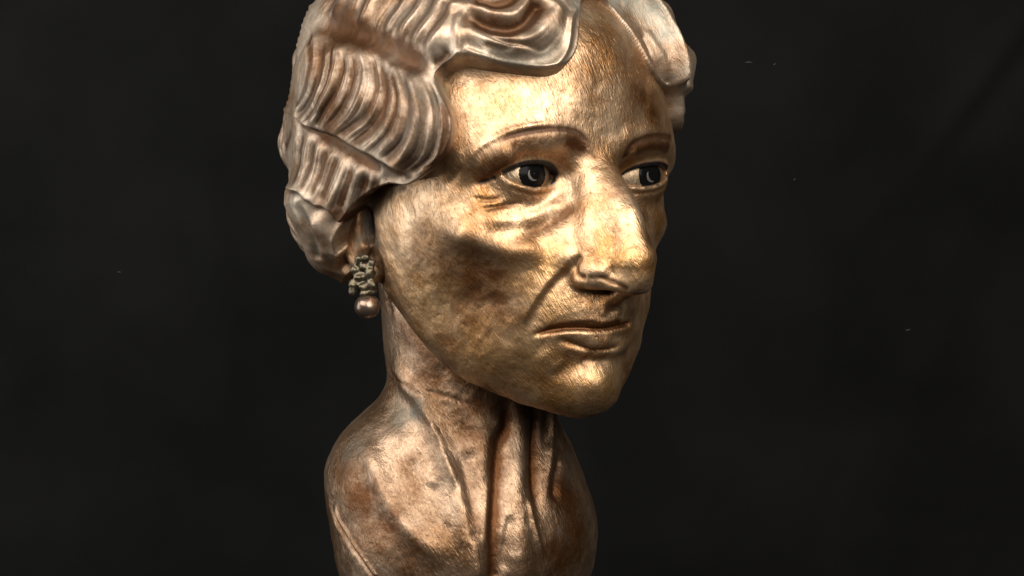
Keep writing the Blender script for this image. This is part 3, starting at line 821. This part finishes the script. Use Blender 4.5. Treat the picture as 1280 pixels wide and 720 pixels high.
def simple(name, col, metal, rough, coat=0.0):
    m = bpy.data.materials.new(name); m.use_nodes = True; nt = m.node_tree
    b = nt.nodes['Principled BSDF']
    b.inputs['Metallic'].default_value = metal
    b.inputs['Coat Weight'].default_value = coat
    n = nt.nodes.new('ShaderNodeTexNoise'); n.inputs['Scale'].default_value = 260; n.inputs['Detail'].default_value = 4
    tc = nt.nodes.new('ShaderNodeTexCoord'); nt.links.new(tc.outputs['Object'], n.inputs['Vector'])
    mx = nt.nodes.new('ShaderNodeMix'); mx.data_type = 'RGBA'
    mx.inputs[6].default_value = tuple(x * 0.65 for x in col) + (1,); mx.inputs[7].default_value = tuple(min(1, x * 1.25) for x in col) + (1,)
    nt.links.new(n.outputs['Fac'], mx.inputs[0]); nt.links.new(mx.outputs[2], b.inputs['Base Color'])
    mr = nt.nodes.new('ShaderNodeMapRange'); mr.inputs['To Min'].default_value = rough * 0.75; mr.inputs['To Max'].default_value = rough * 1.25
    nt.links.new(n.outputs['Fac'], mr.inputs['Value']); nt.links.new(mr.outputs[0], b.inputs['Roughness'])
    return m
M_sclera = bronze('bronze_eye', (0.36, 0.28, 0.19), (0.22, 0.14, 0.075), (0.08, 0.036, 0.013), (0.14, 0.16, 0.13), 0.45, 0.7)
M_black = simple('black_paint', (0.004, 0.004, 0.004), 0.0, 0.2)
M_black.node_tree.nodes['Principled BSDF'].inputs['Specular IOR Level'].default_value = 0.05
M_iris = simple('grey_worn_paint', (0.11, 0.095, 0.08), 0.4, 0.5)
M_pearl = simple('silvered_bronze', (0.22, 0.155, 0.115), 0.9, 0.30)
M_gem = simple('dull_silver_bronze', (0.105, 0.085, 0.055), 0.85, 0.40)

bust = bpy.data.objects.new('bronze_bust', None); coll.objects.link(bust)
bust.empty_display_size = 0.05
bust['label'] = 'bronze portrait bust of an older woman with waved hair and drop earrings, before black cloth'
bust['category'] = 'bust'
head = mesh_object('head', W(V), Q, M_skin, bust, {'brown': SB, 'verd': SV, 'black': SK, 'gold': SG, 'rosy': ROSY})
hair = mesh_object('hair', W(HV3), HQ, M_hair, bust, {'brown': HBu, 'verd': HVu, 'black': HBu * 0})
hair['label'] = 'short waved hair in paler rosy bronze with brown hollows'

# eyes: ball, black iris, worn grey crescent
def lathe_ell(c, r, nu=40, nv=24):
    u = np.linspace(0, 2 * np.pi, nu, endpoint=False); v = np.linspace(0.02, np.pi - 0.02, nv)
    G, H = np.meshgrid(u, v)
    P = np.stack([c[0] + r[0] * np.sin(H) * np.cos(G), c[1] + r[1] * np.sin(H) * np.sin(G), c[2] + r[2] * np.cos(H)], -1).reshape(-1, 3)
    q = []
    for i in range(nv - 1):
        for j in range(nu):
            q.append((i * nu + j, (i + 1) * nu + j, (i + 1) * nu + (j + 1) % nu, i * nu + (j + 1) % nu))
    return P, np.array(q)
def ray_ell(px, py, c, r):
    v = ray(px, py) / np.array(r); o = (CAM - np.array(c)) / np.array(r)
    A, B_, C_ = v @ v, 2 * o @ v, o @ o - 1
    D = max(B_ * B_ - 4 * A * C_, 0.0)
    return CAM + ray(px, py) * ((-B_ - math.sqrt(D)) / (2 * A))
def patch(c, r, ctr, ring_fn, lift, nr=6, na_=48):
    """a thin skin lying on the eyeball round ctr; ring_fn(angle, 0..1) -> (a, b) in mm"""
    c = np.array(c); r = np.array(r)
    n = (ctr - c) / r ** 2; n /= np.linalg.norm(n)
    e1 = np.cross(n, [0, 0, 1.0]); e1 /= np.linalg.norm(e1); e2 = np.cross(e1, n) * -1
    if e2[2] < 0: e2 = -e2
    P = []
    for i in range(nr + 1):
        for j in range(na_):
            a, b = ring_fn(2 * math.pi * j / na_, i / nr)
            p = (ctr + a * e1 + b * e2 - c) / r
            P.append(c + r * p / np.linalg.norm(p) + n * lift * (1.0 if i < nr else -0.3))
    q = [(i * na_ + j, i * na_ + (j + 1) % na_, (i + 1) * na_ + (j + 1) % na_, (i + 1) * na_ + j) for i in range(nr) for j in range(na_)]
    P = np.array(P); q = np.array(q)
    a = P[q[len(q) // 2]]
    if np.cross(a[1] - a[0], a[2] - a[0]) @ n < 0: q = q[:, ::-1]
    return P, q
for (ex, hw, ez, slope), gaze in zip(EYES, [(668, 217), (815, 219)]):
    c = (ex, EYEY + 0.7, ez); r = (hw + 1.0, 13.4, 13.4)
    P, q = lathe_ell(c, r)
    eye = mesh_object('eye', W(P), q, M_sclera, bust)
    g = ray_ell(*gaze, c, r)
    P, q = patch(c, r, g, lambda a, t: (8.0 * max(t, 0.02) * math.cos(a), 7.7 * max(t, 0.02) * math.sin(a)), 0.18)
    mesh_object('iris', W(P), q, M_black, eye)
    def cres(a, t):
        th = -1.15 + 2.0 * (a / (2 * math.pi)) if a < math.pi * 2 else 0
        s_ = a / (2 * math.pi); th = -2.0 + 2.6 * (1 - abs(2 * s_ - 1))
        k = (1 - abs(2 * ((1 - abs(2 * s_ - 1))) - 1)) ** 0.6
        rad = 2.9 + (0.75 * k * (1 if s_ < 0.5 else -1)) * t
        return (sgn * rad * math.cos(th), rad * math.sin(th))
    sgn = 1
    P, q = patch(c, r, g, cres, 0.32)
    mesh_object('iris_crescent', W(P), q, M_iris, eye)

# ear rings: a cluster of small leaves and beads with a drop
def bead(name, c, r, mat, parent, seed=0, rough=0.0):
    P, q = lathe_ell(c, r, 20, 14)
    if rough: P = P + rough * vnoise(P, 2.0, seed)[:, None] * (P - np.array(c)) / max(r)
    return mesh_object(name, W(P), q, mat, parent)
for sx in (1, -1):
    ring = bpy.data.objects.new('earring', None); coll.objects.link(ring); ring.parent = bust
    o = np.array([-68.5, -4.0, -41.0])
    base = sk.hit([(457, 346)])[0] + np.array([-2.0, -2.0, 0])
    drop = CAM + ray(459, 383) * ((base - CAM) @ FW) + 0
    def F(p): p = np.array(p, float); return p * np.array([sx, 1, 1])
    dr = bead('drop', F(drop), (5.7, 5.7, 5.5), M_pearl, ring, 3, 0.35)
    cv = Vol(base - 15, base + 15, 0.5)
    r2 = np.random.default_rng(3)
    for k, (du, dv, ra, rb) in enumerate([(-1.5, 0, 3.4, 2.2), (2.8, 1.2, 2.4, 3.4), (-3.8, 3.0, 2.6, 3.2), (0.6, 4.6, 3.0, 2.0), (3.6, -3.0, 2.2, 3.2), (-4.4, -3.0, 2.8, 2.2), (0.3, -4.6, 3.2, 2.2), (-2.4, 7.0, 1.8, 2.8), (3.4, 5.8, 1.8, 2.6), (-5.2, -6.2, 1.7, 2.0), (3.6, -6.6, 2.0, 1.8), (0.2, -7.6, 2.6, 1.6), (0.8, 8.6, 1.6, 1.6)]):
        ctr = base + RT * du + UP * dv - FW * (0.6 + 1.2 * r2.random())
        cv.ell(ctr, (ra, 2.0, rb), 'u', 0.5, rot=r2.uniform(-0.6, 0.6))
    cv.ell(base + FW * 1.5, (5, 2, 7.5), 'u', 1.0)
    P, q = nets(cv); P = laplace(P, q, 1, 0.5); P = P + 0.5 * vnoise(P, 1.8, 31)[:, None] * normals(P, q)
    if sx < 0: q = q[:, ::-1]
    mesh_object('cluster', W(F(P)), q, M_gem, ring)

# ---------------------------------------------------------------- black cloth behind and beneath
mc = bpy.data.materials.new('black_cloth'); mc.use_nodes = True
nt = mc.node_tree; b = nt.nodes['Principled BSDF']
tc = nt.nodes.new('ShaderNodeTexCoord')
n1 = nt.nodes.new('ShaderNodeTexNoise'); n1.inputs['Scale'].default_value = 9; n1.inputs['Detail'].default_value = 6
n2 = nt.nodes.new('ShaderNodeTexNoise'); n2.inputs['Scale'].default_value = 1400; n2.inputs['Detail'].default_value = 2
for n in (n1, n2): nt.links.new(tc.outputs['Object'], n.inputs['Vector'])
cr = nt.nodes.new('ShaderNodeValToRGB')
cr.color_ramp.elements[0].position = 0.3; cr.color_ramp.elements[0].color = (0.0036, 0.0036, 0.0036, 1)
cr.color_ramp.elements[1].position = 0.75; cr.color_ramp.elements[1].color = (0.0066, 0.0066, 0.0065, 1)
nt.links.new(n1.outputs['Fac'], cr.inputs[0]); nt.links.new(cr.outputs[0], b.inputs['Base Color'])
b.inputs['Roughness'].default_value = 0.9; b.inputs['Specular IOR Level'].default_value = 0.03
bp = nt.nodes.new('ShaderNodeBump'); bp.inputs['Strength'].default_value = 0.5; bp.inputs['Distance'].default_value = 0.0004
nt.links.new(n2.outputs['Fac'], bp.inputs['Height']); nt.links.new(bp.outputs[0], b.inputs['Normal'])

# profile in the vertical plane of the camera axis: floor, sweep, hanging wall
back = 420.0; rad = 120.0; zf = -BASE - 0.2
s_f = np.linspace(-420, back - rad, 60); ang = np.linspace(0, math.pi / 2, 24)[1:]
prof = [(x, zf) for x in s_f] + [(back - rad + rad * math.sin(a), zf + rad - rad * math.cos(a)) for a in ang] + [(back, z) for z in np.linspace(zf + rad, 700, 170)[1:]]
prof = np.array(prof); us = np.linspace(-1500, 1500, 440)
PU, PI = np.meshgrid(us, np.arange(len(prof)))
base = PU[..., None] * _R0 + prof[PI][..., 0:1] * FW + prof[PI][..., 1:2] * _U0
u, z = PU, prof[PI][..., 1]
wall = smooth01(prof[PI][..., 1], zf + rad * 0.3, zf + rad * 1.4)
q = np.stack([u.ravel(), z.ravel(), 0 * u.ravel()], 1)
rel = 7 * vnoise(q, 260, 21) + 3.0 * vnoise(q, 90, 22) + 1.1 * vnoise(q, 33, 23)
rel = rel.reshape(u.shape)
def fold(u1, z1, u2, z2, amp, w):
    d = np.array([u2 - u1, z2 - z1], float); L = np.hypot(*d); d /= L
    a = (u - u1) * d[0] + (z - z1) * d[1]; e = -(u - u1) * d[1] + (z - z1) * d[0]
    return amp * np.exp(-(e / w) ** 2) * smooth01(a, -40, 40) * (1 - smooth01(a, L - 40, L + 40))
rel += fold(318, 44, 400, 150, 3.5, 9) - fold(330, 36, 412, 142, 3, 13) + fold(262, -18, 322, 48, 1.2, 9)
rel += fold(-320, 120, -260, -260, 3, 16) + fold(-210, 160, -180, -240, 2.5, 12) + fold(240, -260, 330, -60, 2.5, 14) + fold(60, 140, 200, -200, 2, 18)
base = base - FW * (1.1 * rel * wall)[..., None]
nr_, nc_ = PU.shape
ii = np.arange(nr_ - 1)[:, None] * nc_ + np.arange(nc_ - 1)[None, :]
CQ = np.stack([ii, ii + 1, ii + 1 + nc_, ii + nc_], -1).reshape(-1, 4)
cloth = mesh_object('backdrop_cloth', W(base.reshape(-1, 3)), CQ, mc)
cloth['kind'] = 'structure'

# specks of lint caught on the cloth
ml = simple('pale_lint', (0.08, 0.08, 0.075), 0.0, 0.9)
def on_cloth(px, py):
    t = (back - 2 + 0 - (CAM @ FW)) 
    best = CAM + ray(px, py) * t
    uu = best @ _R0; zz_ = best[2]
    i = np.argmin(np.abs(prof[:, 1] - zz_) + (prof[:, 0] < back - 1) * 1e3); j = np.argmin(np.abs(us - uu))
    d_ = base[i, j] @ FW - CAM @ FW
    return CAM + ray(px, py) * (d_ - 0.25)
for k, (px, py, L, a) in enumerate([(936, 78, 5.5, 0.1), (968, 80, 2.2, 0.6), (993, 224, 2.0, 1.2), (879, 570, 5.0, -0.15), (1135, 412, 4.0, 0.2), (981, 694, 2.4, 1.3), (1228, 570, 3.5, 0.8), (149, 340, 2.6, 0.2), (375, 588, 2.6, 0.0)]):
    p0 = on_cloth(px, py); rl = np.random.default_rng(50 + k)
    path = [p0 + (RT * math.cos(a) + UP * math.sin(a)) * L * (q_ - 0.5) + (RT * -math.sin(a) + UP * math.cos(a)) * 0.5 * rl.uniform(-1, 1) for q_ in np.linspace(0, 1, 6)]
    path = spline(path, 4); P = []; nq = len(path)
    for i, p_ in enumerate(path):
        w_ = 0.16 * (1 - abs(2 * i / (nq - 1) - 1) ** 2) + 0.05
        for j in range(6):
            an = j * math.pi / 3
            P.append(p_ + w_ * (math.cos(an) * (UP * math.cos(a) - RT * math.sin(a)) - math.sin(an) * FW))
    q = [(i * 6 + j, i * 6 + (j + 1) % 6, (i + 1) * 6 + (j + 1) % 6, (i + 1) * 6 + j) for i in range(nq - 1) for j in range(6)]
    o = mesh_object('lint_fleck', W(P), np.array(q), ml)
    o['label'] = 'short curled thread of pale lint caught on the black cloth' if L > 3 else 'tiny dot-like fleck of pale lint on the black cloth'; o['category'] = 'lint'; o['group'] = 'lint on the black cloth'
